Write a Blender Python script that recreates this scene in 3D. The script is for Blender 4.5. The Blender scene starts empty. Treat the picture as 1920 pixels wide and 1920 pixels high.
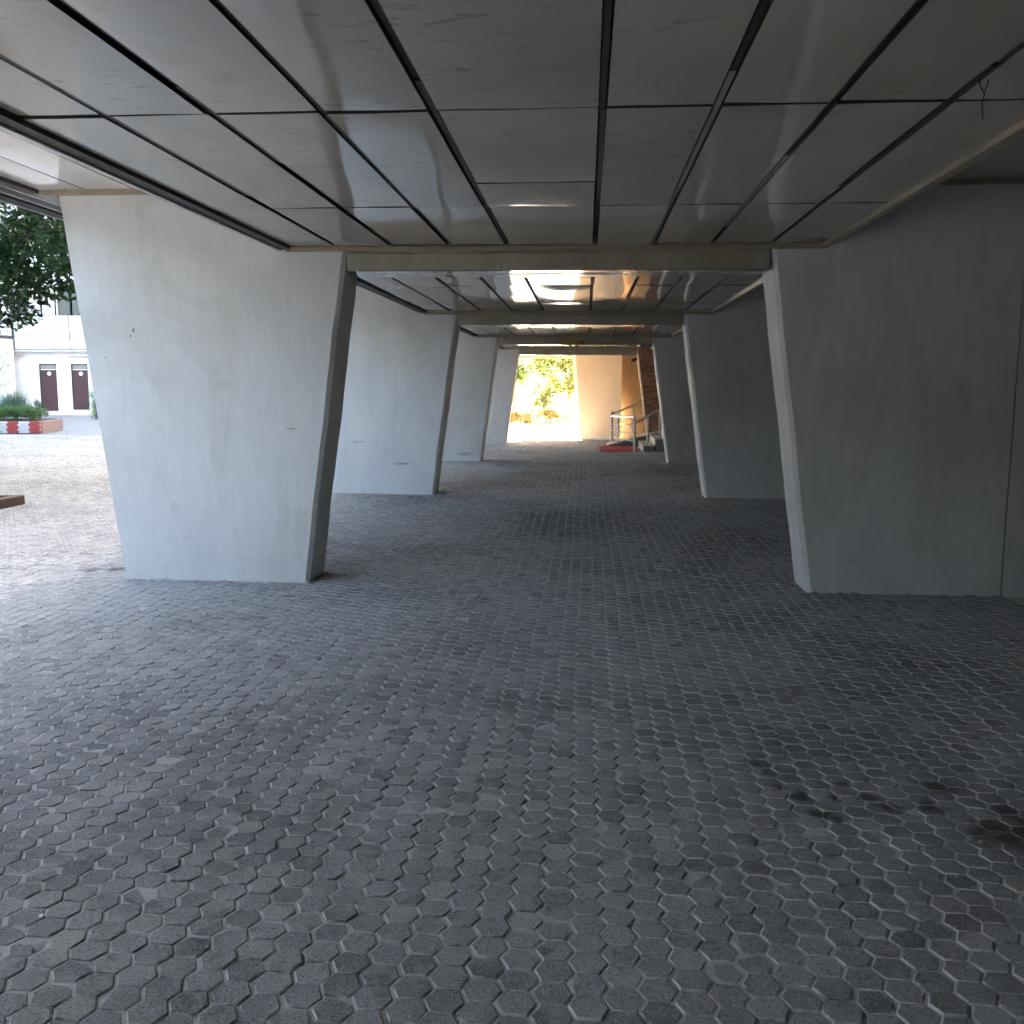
import bpy, bmesh, math, random
import numpy as np
from mathutils import Vector, Matrix
random.seed(7); rng = np.random.default_rng(7)
sc = bpy.context.scene
COL = sc.collection

# ------------------------------------------------------------------ camera
F_PX, PITCH, YAW, ROLL, CAM_H = 1765.0, math.radians(7.565), math.radians(4.431), math.radians(-0.2645), 1.6
cy_, sy_ = math.cos(YAW), math.sin(YAW); cp_, sp_ = math.cos(PITCH), math.sin(PITCH); cr_, sr_ = math.cos(ROLL), math.sin(ROLL)
X1 = Vector((cy_, sy_, 0)); Y1 = Vector((-sy_, cy_, 0)); ZU = Vector((0, 0, 1))
VD = cp_ * Y1 - sp_ * ZU; U0 = sp_ * Y1 + cp_ * ZU
VR = cr_ * X1 - sr_ * U0; VU = sr_ * X1 + cr_ * U0
camd = bpy.data.cameras.new("camera"); cam = bpy.data.objects.new("camera", camd); COL.objects.link(cam)
M = Matrix.Identity(4)
for i in range(3):
    M[i][0] = VR[i]; M[i][1] = VU[i]; M[i][2] = -VD[i]
M[2][3] = CAM_H
cam.matrix_world = M
camd.sensor_width = 36.0; camd.lens = 36.0 * F_PX / 1920.0
camd.clip_start = 0.05; camd.clip_end = 2000.0
sc.camera = cam

# ------------------------------------------------------------------ world, sun, exposure
SUN_EL, SUN_AZ = math.radians(31), math.radians(-7)
w = bpy.data.worlds.new("World"); sc.world = w; w.use_nodes = True
nt = w.node_tree; nt.nodes.clear()
sky = nt.nodes.new("ShaderNodeTexSky"); sky.sky_type = 'NISHITA'; sky.sun_disc = False
sky.sun_elevation = SUN_EL; sky.sun_rotation = SUN_AZ; sky.air_density = 1.0; sky.dust_density = 5.0; sky.ozone_density = 0.6
bg = nt.nodes.new("ShaderNodeBackground"); bg.inputs[1].default_value = 0.056
wo = nt.nodes.new("ShaderNodeOutputWorld")
nt.links.new(sky.outputs[0], bg.inputs[0]); nt.links.new(bg.outputs[0], wo.inputs[0])
sl = bpy.data.lights.new("sun", 'SUN'); sl.energy = 5.0; sl.angle = math.radians(0.5); sl.color = (1.0, 0.87, 0.69)
so = bpy.data.objects.new("sun", sl); COL.objects.link(so)
to_sun = Vector((math.sin(SUN_AZ) * math.cos(SUN_EL), math.cos(SUN_AZ) * math.cos(SUN_EL), math.sin(SUN_EL)))
so.rotation_euler = to_sun.to_track_quat('Z', 'Y').to_euler(); so.location = (0, 60, 40)
sc.view_settings.view_transform = 'Standard'; sc.view_settings.look = 'None'
sc.view_settings.exposure = 4.98; sc.view_settings.gamma = 1.0; sc.view_settings.use_curve_mapping = False
sc.render.engine = 'CYCLES'
sc.cycles.use_denoising = True
sc.cycles.max_bounces = 7; sc.cycles.diffuse_bounces = 5; sc.cycles.glossy_bounces = 4; sc.cycles.transmission_bounces = 2
sc.cycles.use_adaptive_sampling = True; sc.cycles.adaptive_threshold = 0.03
sc.cycles.sample_clamp_indirect = 8.0; sc.cycles.caustics_reflective = False; sc.cycles.caustics_refractive = False

def project(p):
    """pixel (1920 frame) and depth of world points, numpy (N,3)"""
    q = p - np.array([0, 0, CAM_H]); d = q @ np.array(VD)
    return 960 + F_PX * (q @ np.array(VR)) / d, 960 - F_PX * (q @ np.array(VU)) / d, d

# ------------------------------------------------------------------ materials
class NT:
    def __init__(s, name):
        s.m = bpy.data.materials.new(name); s.m.use_nodes = True; s.t = s.m.node_tree
        s.b = s.t.nodes["Principled BSDF"]; s.n = s.t.nodes
    def node(s, typ, **kw):
        n = s.n.new(typ)
        for k, v in kw.items(): setattr(n, k, v)
        return n
    def link(s, a, b): s.t.links.new(a, b)
    def coord(s, kind='Object'):
        return s.node("ShaderNodeTexCoord").outputs[kind]
    def pos(s): return s.node("ShaderNodeNewGeometry").outputs['Position']
    def mapping(s, vec, scale=(1, 1, 1), loc=(0, 0, 0), rot=(0, 0, 0)):
        n = s.node("ShaderNodeMapping"); s.link(vec, n.inputs['Vector'])
        n.inputs['Scale'].default_value = scale; n.inputs['Location'].default_value = loc; n.inputs['Rotation'].default_value = rot
        return n.outputs[0]
    def noise(s, vec, scale, detail=4, rough=0.55, dist=0.0):
        n = s.node("ShaderNodeTexNoise"); s.link(vec, n.inputs['Vector'])
        n.inputs['Scale'].default_value = scale; n.inputs['Detail'].default_value = detail
        n.inputs['Roughness'].default_value = rough; n.inputs['Distortion'].default_value = dist
        return n.outputs['Fac']
    def ramp(s, fac, stops, interp='LINEAR'):
        n = s.node("ShaderNodeValToRGB"); s.link(fac, n.inputs[0]); cr = n.color_ramp; cr.interpolation = interp
        while len(cr.elements) < len(stops): cr.elements.new(0.5)
        for e, (p, c) in zip(cr.elements, stops):
            e.position = p; e.color = (c, c, c, 1) if isinstance(c, (int, float)) else (*c, 1)
        return n.outputs[0]
    def math(s, op, a, b=None, c=None, clamp=False):
        n = s.node("ShaderNodeMath", operation=op, use_clamp=clamp)
        for i, v in enumerate((a, b, c)):
            if v is None: continue
            if isinstance(v, (int, float)): n.inputs[i].default_value = v
            else: s.link(v, n.inputs[i])
        return n.outputs[0]
    def mix(s, fac, a, b, typ='MIX'):
        n = s.node("ShaderNodeMix", data_type='RGBA', blend_type=typ)
        for sock, v in ((n.inputs[0], fac), (n.inputs[6], a), (n.inputs[7], b)):
            if isinstance(v, (int, float)): sock.default_value = v
            elif isinstance(v, tuple): sock.default_value = (*v, 1)
            else: s.link(v, sock)
        return n.outputs[2]
    def bump(s, h, strength=0.3, dist=0.01, normal=None):
        n = s.node("ShaderNodeBump"); s.link(h, n.inputs['Height'])
        n.inputs['Strength'].default_value = strength; n.inputs['Distance'].default_value = dist
        if normal: s.link(normal, n.inputs['Normal'])
        return n.outputs[0]
    def set(s, color=None, rough=None, metal=None, normal=None, spec=None):
        for k, v in (('Base Color', color), ('Roughness', rough), ('Metallic', metal), ('Normal', normal), ('Specular IOR Level', spec)):
            if v is None: continue
            if isinstance(v, (int, float)): s.b.inputs[k].default_value = v
            elif isinstance(v, tuple): s.b.inputs[k].default_value = (*v, 1)
            else: s.link(v, s.b.inputs[k])
        return s.m

def simple(name, col, rough=0.6, metal=0.0, var=0.12, scale=8.0, bump=0.0):
    t = NT(name); p = t.pos()
    n = t.noise(p, scale, 5)
    c = t.mix(n, tuple(x * (1 - var) for x in col), tuple(min(1, x * (1 + var)) for x in col))
    nrm = t.bump(t.noise(p, scale * 9, 4), bump, 0.004) if bump else None
    return t.set(c, rough, metal, nrm)

def mat_plaster(name, col, dirt=0.35, marks=()):
    """hand-trowelled, repainted plaster: mottling, streaks, rubbed scuffs, chips"""
    t = NT(name); p = t.pos()
    big = t.noise(p, 1.3, 4, 0.62, 0.3); mid = t.noise(t.mapping(p, (6, 6, 1.3)), 2.2, 4, 0.7); fine = t.noise(p, 55, 2)
    c = t.ramp(big, [(0.26, tuple(x * 0.88 for x in col)), (0.47, tuple(x * 0.96 for x in col)), (0.62, col), (0.78, tuple(min(1, x * 1.04) for x in col))])
    c = t.mix(t.ramp(mid, [(0.45, 0.0), (0.75, 0.55)]), c, tuple(x * 0.82 for x in col))
    # yellowish water marks
    wm = t.ramp(t.noise(t.mapping(p, (1.2, 1.2, 0.55), (3.1, 0.7, 1.9)), 1.0, 4, 0.6, 0.8), [(0.52, 0.0), (0.60, 0.55), (0.66, 0.25), (0.8, 0.4)])
    c = t.mix(t.math('MULTIPLY', wm, dirt), c, tuple(x * y for x, y in zip(col, (0.62, 0.55, 0.42))))
    # rubbed scuffs: short, mostly level strokes
    sc1 = t.noise(t.mapping(p, (1.0, 1.0, 4.5), rot=(0, 0.25, 0)), 6.0, 5, 0.78, 1.4)
    c = t.mix(t.math('MULTIPLY', t.ramp(sc1, [(0.64, 0.0), (0.70, 1.0)]), dirt * 0.9), c, (0.24, 0.225, 0.20))
    v = t.node("ShaderNodeTexVoronoi"); t.link(p, v.inputs['Vector']); v.inputs['Scale'].default_value = 4.2
    vm = t.ramp(v.outputs['Distance'], [(0.018, 1.0), (0.030, 0.0)])
    gate = t.ramp(t.noise(p, 1.7, 2), [(0.46, 0.0), (0.52, 1.0)])
    c = t.mix(t.math('MULTIPLY', t.math('MULTIPLY', vm, gate), 0.45), c, (0.12, 0.10, 0.085))
    if marks:                                   # single knocks and rubs on the pillar faces
        wob = t.node("ShaderNodeTexNoise"); t.link(p, wob.inputs['Vector']); wob.inputs['Scale'].default_value = 22; wob.inputs['Detail'].default_value = 3
        off = t.node("ShaderNodeVectorMath", operation='MULTIPLY_ADD'); t.link(wob.outputs['Color'], off.inputs[0]); off.inputs[1].default_value = (0.05, 0, 0.05); t.link(p, off.inputs[2])
        acc = None
        for (x, y, z, rx, rz, k) in marks:
            mp = t.mapping(off.outputs[0], (1 / rx, 2.0, 1 / rz), (-(x + .025) / rx, -2.0 * y, -(z + .025) / rz))
            ln = t.node("ShaderNodeVectorMath", operation='LENGTH'); t.link(mp, ln.inputs[0])
            mk = t.math('MULTIPLY_ADD', ln.outputs['Value'], -1.8 * k, 1.8 * k); mk = t.math('MINIMUM', t.math('MAXIMUM', mk, 0.0), k)
            acc = mk if acc is None else t.math('MAXIMUM', acc, mk)
        c = t.mix(acc, c, (0.17, 0.155, 0.13))
    h = t.math('ADD', t.math('MULTIPLY', mid, 0.8), t.math('MULTIPLY', fine, 0.35))
    return t.set(c, t.math('MULTIPLY_ADD', mid, 0.15, 0.55), normal=t.bump(h, 0.5, 0.008), spec=0.35)

def mat_panel(name, col, rough, wav=0.35):
    """glossy stove-enamelled sheet, slightly buckled, scuffed"""
    t = NT(name); p = t.pos(); oi = t.node("ShaderNodeObjectInfo")
    wv = t.noise(t.mapping(p, (2.6, 0.8, 1)), 0.9, 1, 0.35); wv2 = t.noise(t.mapping(p, (2.0, 1.3, 1)), 3.4, 1, 0.4)
    st = t.noise(t.mapping(p, (1.0, 3.2, 1), rot=(0, 0, 0.35)), 7.0, 6, 0.72, 0.6)
    sc1 = t.math('MULTIPLY', t.ramp(st, [(0.58, 0.0), (0.66, 1.0)]), t.ramp(t.noise(p, 1.1, 3), [(0.40, 0.0), (0.55, 1.0)]))
    pat = t.ramp(t.noise(p, 0.8, 3), [(0.35, 0.0), (0.7, 1.0)])
    c = t.mix(pat, tuple(x * 0.86 for x in col), tuple(x * 1.06 for x in col))
    rnd = t.math('MULTIPLY_ADD', oi.outputs['Random'], 0.22, 0.89)
    c = t.mix(1.0, c, rnd, 'MULTIPLY')
    ws = t.ramp(t.noise(t.mapping(p, (1.5, 1.0, 1), (5, 2, 0)), 1.3, 5, 0.65, 1.0), [(0.55, 0.0), (0.64, 0.22), (0.68, 0.08), (0.8, 0.2)])
    c = t.mix(ws, c, tuple(x * y for x, y in zip(col, (0.62, 0.52, 0.40))))
    c = t.mix(t.math('MULTIPLY', sc1, 0.5), c, (0.07, 0.065, 0.06))
    r = t.math('MULTIPLY_ADD', t.noise(p, 2.3, 5, 0.7), 0.10, rough - 0.05)
    r = t.math('MULTIPLY_ADD', sc1, 0.15, r, clamp=True)
    h = t.math('ADD', t.math('MULTIPLY', wv, 1.0), t.math('MULTIPLY', wv2, 0.22))
    return t.set(c, r, normal=t.bump(h, wav, 0.02), spec=0.8)

STAINS = [(1.62, 3.32, .17, 1.0), (1.50, 3.36, .12, 1.0), (1.72, 3.45, .13, 1.0), (1.62, 3.55, .08, .6), (1.13, 3.64, .055, 1.0), (1.19, 3.55, .06, 1.0), (0.90, 3.47, .055, 1.0), (0.96, 3.43, .035, .9),
          (0.99, 3.61, .035, .7), (0.79, 3.84, .05, .5), (0.87, 3.63, .04, .9), (0.75, 3.93, .07, .4), (1.45, 3.76, .09, .6), (1.06, 3.75, .035, .9), (0.80, 3.70, .045, .5), (1.36, 3.58, .07, .6), (-4.3, 7.79, .13, .8), (-4.1, 7.84, .12, .8)]
def stain_mask(t, p):
    """oil drips with their own shapes, wobbled circles"""
    wob = t.node("ShaderNodeTexNoise"); t.link(p, wob.inputs['Vector']); wob.inputs['Scale'].default_value = 11; wob.inputs['Detail'].default_value = 3
    off = t.node("ShaderNodeVectorMath", operation='MULTIPLY_ADD'); t.link(wob.outputs['Color'], off.inputs[0])
    off.inputs[1].default_value = (0.13, 0.11, 0); t.link(p, off.inputs[2])
    fl = t.node("ShaderNodeVectorMath", operation='MULTIPLY'); t.link(off.outputs[0], fl.inputs[0]); fl.inputs[1].default_value = (1, 1, 0)
    st = None
    for (x, y, r, k) in STAINS:
        dn = t.node("ShaderNodeVectorMath", operation='DISTANCE'); t.link(fl.outputs[0], dn.inputs[0]); dn.inputs[1].default_value = (x + .065, y + .055, 0)
        mk = t.math('MULTIPLY_ADD', dn.outputs['Value'], -2.2 * k / r, 2.2 * k)
        st = mk if st is None else t.math('MAXIMUM', st, mk)
    return t.math('MINIMUM', t.math('MAXIMUM', st, 0.0), 1.0)
def mat_paver(name, island):
    t = NT(name); p = t.pos()
    r = t.node("ShaderNodeNewGeometry").outputs['Random Per Island'] if island else t.node("ShaderNodeObjectInfo").outputs['Random']
    big = t.noise(p, 0.5, 4, 0.66, 0.5); mid = t.noise(p, 7, 3, 0.7); fine = t.noise(p, 150, 1, 0.75)
    c = t.ramp(r, [(0.0, (0.222, 0.214, 0.200)), (0.2, (0.315, 0.305, 0.287)), (0.8, (0.373, 0.361, 0.340)), (1.0, (0.44, 0.412, 0.370))])
    c = t.mix(t.ramp(big, [(0.30, 0.85), (0.46, 0.25), (0.52, 0.0), (0.68, 0.6)]), c, t.ramp(big, [(0.48, (0.13, 0.128, 0.126)), (0.52, (0.42, 0.415, 0.402))]))
    c = t.mix(t.ramp(mid, [(0.52, 0.0), (0.72, 0.65)]), c, (0.46, 0.445, 0.42))
    c = t.mix(t.ramp(mid, [(0.28, 0.6), (0.42, 0.0)]), c, (0.10, 0.098, 0.096))
    c = t.mix(t.ramp(fine, [(0.30, 0.75), (0.42, 0.0), (0.58, 0.0), (0.72, 0.7)]), c, t.ramp(fine, [(0.48, (0.06, 0.06, 0.06)), (0.52, (0.55, 0.54, 0.52))]))
    stain = stain_mask(t, p)
    c = t.mix(t.math('MULTIPLY', stain, 0.78), c, (0.050, 0.040, 0.032))
    rgh = t.math('MULTIPLY_ADD', stain, -0.2, t.math('MULTIPLY_ADD', mid, 0.15, 0.78))
    return t.set(c, rgh, normal=t.bump(t.noise(p, 45, 3, 0.75), 0.7, 0.007), spec=0.2)

def mat_edge(name):
    t = NT(name); p = t.pos()
    c = t.mix(t.ramp(t.noise(p, 11, 3, 0.75), [(0.36, 0.0), (0.56, 1.0)]), (0.18, 0.176, 0.168), (0.54, 0.525, 0.495))
    c = t.mix(t.math('MULTIPLY', stain_mask(t, p), 0.72), c, (0.045, 0.038, 0.032))
    return t.set(c, 0.9, normal=t.bump(t.noise(p, 90, 3), 0.5, 0.004))

def mat_sand():
    t = NT("joint_sand"); p = t.pos()
    c = t.ramp(t.noise(p, 6, 4, 0.75), [(0.27, (0.06, 0.055, 0.05)), (0.35, (0.40, 0.388, 0.365)), (0.75, (0.62, 0.602, 0.565))])
    c = t.mix(t.math('MULTIPLY', stain_mask(t, p), 0.72), c, (0.045, 0.038, 0.032))
    return t.set(c, 0.95, normal=t.bump(t.noise(p, 80, 4), 0.8, 0.006))

def mat_ground():
    t = NT("yard_paving"); p = t.pos()
    b = t.node("ShaderNodeTexBrick"); t.link(t.mapping(p, (1, 1, 1)), b.inputs['Vector'])
    b.inputs['Scale'].default_value = 4.0; b.inputs['Mortar Size'].default_value = 0.012
    b.inputs['Color1'].default_value = (0.24, 0.228, 0.215, 1); b.inputs['Color2'].default_value = (0.26, 0.248, 0.235, 1); b.inputs['Mortar'].default_value = (0.12, 0.115, 0.11, 1)
    c = t.mix(t.math('MULTIPLY', t.ramp(t.noise(p, 0.5, 5, 0.6), [(0.35, 0.0), (0.7, 1.0)]), 0.5), b.outputs['Color'], (0.30, 0.288, 0.272))
    return t.set(c, 0.85, normal=t.bump(t.noise(p, 30, 4), 0.4, 0.006))

def mat_leaf(name, a, b, trans=0.35):
    t = NT(name)
    r = t.node("ShaderNodeNewGeometry").outputs['Random Per Island']
    c = t.ramp(r, [(0.0, a), (0.6, tuple((x + y) / 2 for x, y in zip(a, b))), (1.0, b)])
    t.set(c, 0.5)
    tr = t.node("ShaderNodeBsdfTranslucent"); t.link(c, tr.inputs[0])
    mx = t.node("ShaderNodeMixShader"); mx.inputs[0].default_value = trans
    t.link(t.b.outputs[0], mx.inputs[1]); t.link(tr.outputs[0], mx.inputs[2])
    t.link(mx.outputs[0], t.n["Material Output"].inputs[0])
    return t.m

def mat_marble():
    t = NT("brown_marble"); p = t.pos()
    v = t.noise(t.mapping(p, (1, 1, 3)), 1.6, 8, 0.7, 2.2)
    c = t.ramp(v, [(0.3, (0.30, 0.15, 0.09)), (0.5, (0.42, 0.22, 0.13)), (0.57, (0.60, 0.40, 0.27)), (0.63, (0.40, 0.20, 0.12)), (0.8, (0.32, 0.16, 0.10))])
    return t.set(c, 0.22)

def mat_glass():
    t = NT("window_glass"); t.set((0.05, 0.06, 0.065), 0.06, spec=0.7); return t.m

PL = mat_plaster("white_plaster", (0.77, 0.755, 0.72), 0.35, [(-3.63, 7.42, 2.04, .014, .026, .8), (-3.65, 7.42, 1.985, .009, .016, .7), (-3.87, 7.42, 1.82, .008, .008, .6), (-2.90, 7.42, 1.60, .10, .05, .10),
    (-2.36, 7.42, 1.26, .06, .010, .55), (-3.36, 7.42, .61, .05, .06, .12), (-2.72, 13.84, .46, .16, .022, .5), (-3.38, 13.84, .78, .13, .014, .4), (-2.6, 20.23, .16, .22, .05, .4), (2.26, 7.42, 1.40, .008, .008, .7), (2.1, 7.42, .27, .05, .06, .15), (2.6, 7.42, .4, .06, .16, .10)])
DARKW = mat_plaster('low_bounce_render', (0.17, 0.17, 0.155))  # kept dark so these unseen walls bounce little light
PLD = mat_plaster("grey_plaster", (0.38, 0.385, 0.365))
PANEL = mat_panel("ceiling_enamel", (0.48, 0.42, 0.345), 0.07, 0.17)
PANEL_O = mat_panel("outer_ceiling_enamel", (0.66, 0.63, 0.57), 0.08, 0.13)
BEAMF = mat_plaster("beam_cladding", (0.44, 0.39, 0.30), 0.6)
TRIM = simple("beige_trim", (0.36, 0.30, 0.21), 0.45, 0, 0.35, 5)
RUST = simple("rust_and_rim_shade", (0.055, 0.040, 0.030), 0.6, 0.2, 0.5, 9)  # rust on bars and channels; also painted shade on panel rims
LIP = simple("pale_lip", (0.55, 0.53, 0.48), 0.4, 0, 0.15, 6)
VOID = simple("void_shade", (0.012, 0.011, 0.010), 0.9)  # near black, standing in for the shade of unlit hollows
PAV_I = mat_paver("paver_concrete_single", False); PAV_M = mat_paver("paver_concrete_field", True)
EDGE = mat_edge("paver_edge"); SAND = mat_sand(); GROUND = mat_ground()
CREAM = mat_plaster("warm_lit_cream", (0.66, 0.48, 0.31), 0.08)  # cream paint with warm exit light mixed into its colour
TAN = mat_plaster("tan_paint", (0.64, 0.48, 0.32), 0.15)
MARBLE = mat_marble(); GLASS = mat_glass()
STONE = simple("pale_stone", (0.62, 0.55, 0.46), 0.5, 0, 0.12, 6)
GREYST = simple("grey_concrete", (0.26, 0.255, 0.25), 0.8, 0, 0.2, 6, 0.3)
STEEL = simple("rail_steel", (0.66, 0.62, 0.56), 0.35, 0.2, 0.1, 10)
REDMAT = simple("red_carpet", (0.50, 0.035, 0.04), 0.95, 0, 0.25, 40, 0.6)
WHITEW = mat_plaster("white_wall", (0.80, 0.80, 0.80), 0.2)
SPAN = mat_plaster("spandrel_paint", (0.72, 0.73, 0.73), 0.35)
MAROON = simple("maroon_paint", (0.05, 0.012, 0.015), 0.4, 0, 0.3, 3)
BLACKISH = simple("dark_metal", (0.03, 0.03, 0.032), 0.4, 0.3)
DISC = simple("white_disc", (0.80, 0.78, 0.72), 0.5, 0, 0.03)
CURT = simple("curtain", (0.60, 0.58, 0.53), 0.9, 0, 0.15, 3)
BRICKR = simple("red_brick_paint", (0.52, 0.10, 0.085), 0.75, 0, 0.3, 18, 0.5)
BRICKW = simple("white_brick_paint", (0.80, 0.79, 0.77), 0.75, 0, 0.1, 18, 0.5)
BRICKN = simple("bare_brick", (0.34, 0.21, 0.16), 0.85, 0, 0.35, 14, 0.6)
MORTAR = simple("mortar", (0.55, 0.50, 0.46), 0.95, 0, 0.2, 20)
SOIL = simple("soil", (0.07, 0.05, 0.035), 0.95, 0, 0.4, 10, 0.8)
KERBR = simple("rust_brown_kerb", (0.075, 0.035, 0.028), 0.7, 0, 0.35, 8, 0.4)
BARK = simple("bark", (0.085, 0.07, 0.06), 0.9, 0, 0.4, 10, 1.0)
LEAF_D = mat_leaf("leaf_dark", (0.016, 0.05, 0.016), (0.06, 0.13, 0.028), 0.3)
LEAF_M = mat_leaf("leaf_mid", (0.08, 0.17, 0.055), (0.20, 0.31, 0.10))
LEAF_L = mat_leaf("leaf_light", (0.14, 0.19, 0.06), (0.30, 0.34, 0.13), 0.5)  # lightened for the exit trees to mimic overexposure
LEAF_Y = mat_leaf("leaf_sunlit_yellow", (0.26, 0.27, 0.10), (0.48, 0.45, 0.18), 0.55)  # sunlit overexposure put into the leaf colour
LEAF_O = mat_leaf("leaf_hedge", (0.32, 0.25, 0.07), (0.58, 0.38, 0.13), 0.55)
YELLOW = simple("sign_yellow", (0.42, 0.33, 0.09), 0.5, 0, 0.1)
INK = simple("sign_black", (0.015, 0.013, 0.012), 0.5)
ARROW = simple("sign_red", (0.32, 0.03, 0.012), 0.5)

# ------------------------------------------------------------------ mesh helpers
class MB:
    def __init__(s): s.v = []; s.f = []; s.mi = []
    def add(s, verts, faces, mi=0):
        o = len(s.v); s.v += [tuple(x) for x in verts]; s.f += [tuple(i + o for i in f) for f in faces]; s.mi += [mi] * len(faces)
    def box(s, x0, x1, y0, y1, z0, z1, mi=0):
        s.add([(x0, y0, z0), (x1, y0, z0), (x1, y1, z0), (x0, y1, z0), (x0, y0, z1), (x1, y0, z1), (x1, y1, z1), (x0, y1, z1)],
              [(0, 3, 2, 1), (4, 5, 6, 7), (0, 1, 5, 4), (1, 2, 6, 5), (2, 3, 7, 6), (3, 0, 4, 7)], mi)
    def prism(s, poly, axis, a, b, mi=0):
        """poly of 2-D points extruded along an axis from a to b"""
        n = len(poly)
        def mk(p, t):
            return {'y': (p[0], t, p[1]), 'z': (p[0], p[1], t), 'x': (t, p[0], p[1])}[axis]
        s.add([mk(p, a) for p in poly] + [mk(p, b) for p in poly],
              [tuple(range(n)), tuple(range(2 * n - 1, n - 1, -1))] + [(i, i + n, (i + 1) % n + n, (i + 1) % n) for i in range(n)], mi)
    def tube(s, pts, radii, seg=8, mi=0, cap=True):
        pts = [Vector(p) for p in pts]; n = len(pts); rings = []
        for i, p in enumerate(pts):
            d = (pts[min(i + 1, n - 1)] - pts[max(i - 1, 0)]).normalized()
            a = d.orthogonal().normalized() if abs(d.z) > 0.95 or i < 0 else d.cross(Vector((0, 0, 1))).normalized()
            b = d.cross(a).normalized(); r = radii[i] if isinstance(radii, (list, tuple)) else radii
            rings.append([p + (a * math.cos(2 * math.pi * k / seg) + b * math.sin(2 * math.pi * k / seg)) * r for k in range(seg)])
        vs = [v for r in rings for v in r]; fs = []
        for i in range(n - 1):
            for k in range(seg):
                fs.append((i * seg + k, i * seg + (k + 1) % seg, (i + 1) * seg + (k + 1) % seg, (i + 1) * seg + k))
        if cap: fs += [tuple(range(seg - 1, -1, -1)), tuple((n - 1) * seg + k for k in range(seg))]
        s.add(vs, fs, mi)
    def build(s, name, mats, parent=None, smooth=False, bevel=0.0):
        me = bpy.data.meshes.new(name); me.from_pydata(s.v, [], s.f)
        mats = mats if isinstance(mats, (list, tuple)) else [mats]
        for m in mats: me.materials.append(m)
        me.polygons.foreach_set('material_index', s.mi)
        bm = bmesh.new(); bm.from_mesh(me); bmesh.ops.recalc_face_normals(bm, faces=bm.faces)
        if bevel: bmesh.ops.bevel(bm, geom=list(bm.edges), offset=bevel, segments=1, affect='EDGES', profile=0.7)
        bm.to_mesh(me); bm.free()
        if smooth: me.polygons.foreach_set('use_smooth', [True] * len(me.polygons))
        me.update()
        o = bpy.data.objects.new(name, me); COL.objects.link(o)
        if parent: o.parent = parent
        return o

def tag(o, label=None, cat=None, group=None, kind=None):
    if label: o['label'] = label
    if cat: o['category'] = cat
    if group: o['group'] = group
    if kind: o['kind'] = kind
    return o
def empty(name, loc=(0, 0, 0)):
    o = bpy.data.objects.new(name, None); COL.objects.link(o); o.location = loc; o.empty_display_size = 0.1
    return o
def part(name, mats, parent, x0, x1, y0, y1, z0, z1, bevel=0.0):
    m = MB(); m.box(x0, x1, y0, y1, z0, z1); return m.build(name, mats, parent, bevel=bevel)
def raw_mesh(name, verts, faces_flat, nper, mats, mi=None, smooth=False):
    me = bpy.data.meshes.new(name); nv = len(verts); nf = len(nper); nl = len(faces_flat)
    me.vertices.add(nv); me.loops.add(nl); me.polygons.add(nf)
    me.vertices.foreach_set('co', np.asarray(verts, np.float32).ravel())
    me.loops.foreach_set('vertex_index', np.asarray(faces_flat, np.int32))
    st = np.concatenate([[0], np.cumsum(nper)[:-1]]).astype(np.int32)
    me.polygons.foreach_set('loop_start', st); me.polygons.foreach_set('loop_total', np.asarray(nper, np.int32))
    for m in (mats if isinstance(mats, (list, tuple)) else [mats]): me.materials.append(m)
    if mi is not None: me.polygons.foreach_set('material_index', np.asarray(mi, np.int32))
    me.polygons.foreach_set('use_smooth', np.full(nf, bool(smooth)))
    me.update(calc_edges=True); me.validate()
    return me

# ------------------------------------------------------------------ dimensions from the photograph
PERIOD = 6.405; TH = 0.48
YP = [7.421 + PERIOD * k for k in range(4)]                   # front planes of the pillars in view
XLB, XLT, XLO_B, XLO_T = -2.247, -1.885, -3.787, -4.195       # left pillar, inner/outer, bottom/top
XRB, XRT, XR_O = 1.756, 1.376, 3.22
Z_TOP, Z_BEAM, Z_TRIM, Z_CEIL, Z_OUT = 3.30, 2.492, 2.636, 2.68, 3.13
SEAMS = [-2.335, -1.955, -1.515, -1.065, -0.62, 0.048, 0.49, 0.925, 1.36, 1.765]

# ------------------------------------------------------------------ ground and paving
m = MB(); m.add([(-300, -200, -0.03), (300, -200, -0.03), (300, 500, -0.03), (-300, 500, -0.03)], [(0, 1, 2, 3)])
tag(m.build("ground", GROUND), kind='structure')
paving = empty("paving"); tag(paving, kind='structure')
gx, gy_ = np.meshgrid(np.linspace(-20, 3.4, 160), np.linspace(-3, 29.0, 220), indexing='ij')
gz = 0.0035 * np.sin(gx * 2.1 + 0.7) * np.sin(gy_ * 1.7) - 0.0048 + rng.normal(0, 0.0004, gx.shape)
idx = np.arange(gx.size).reshape(gx.shape)
qd = np.stack([idx[:-1, :-1], idx[1:, :-1], idx[1:, 1:], idx[:-1, 1:]], -1).reshape(-1)
sm = raw_mesh("joint_sand", np.stack([gx, gy_, gz], -1).reshape(-1, 3), qd, np.full(len(qd) // 4, 4), SAND, smooth=True)
o = bpy.data.objects.new("joint_sand", sm); COL.objects.link(o); o.parent = paving

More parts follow.
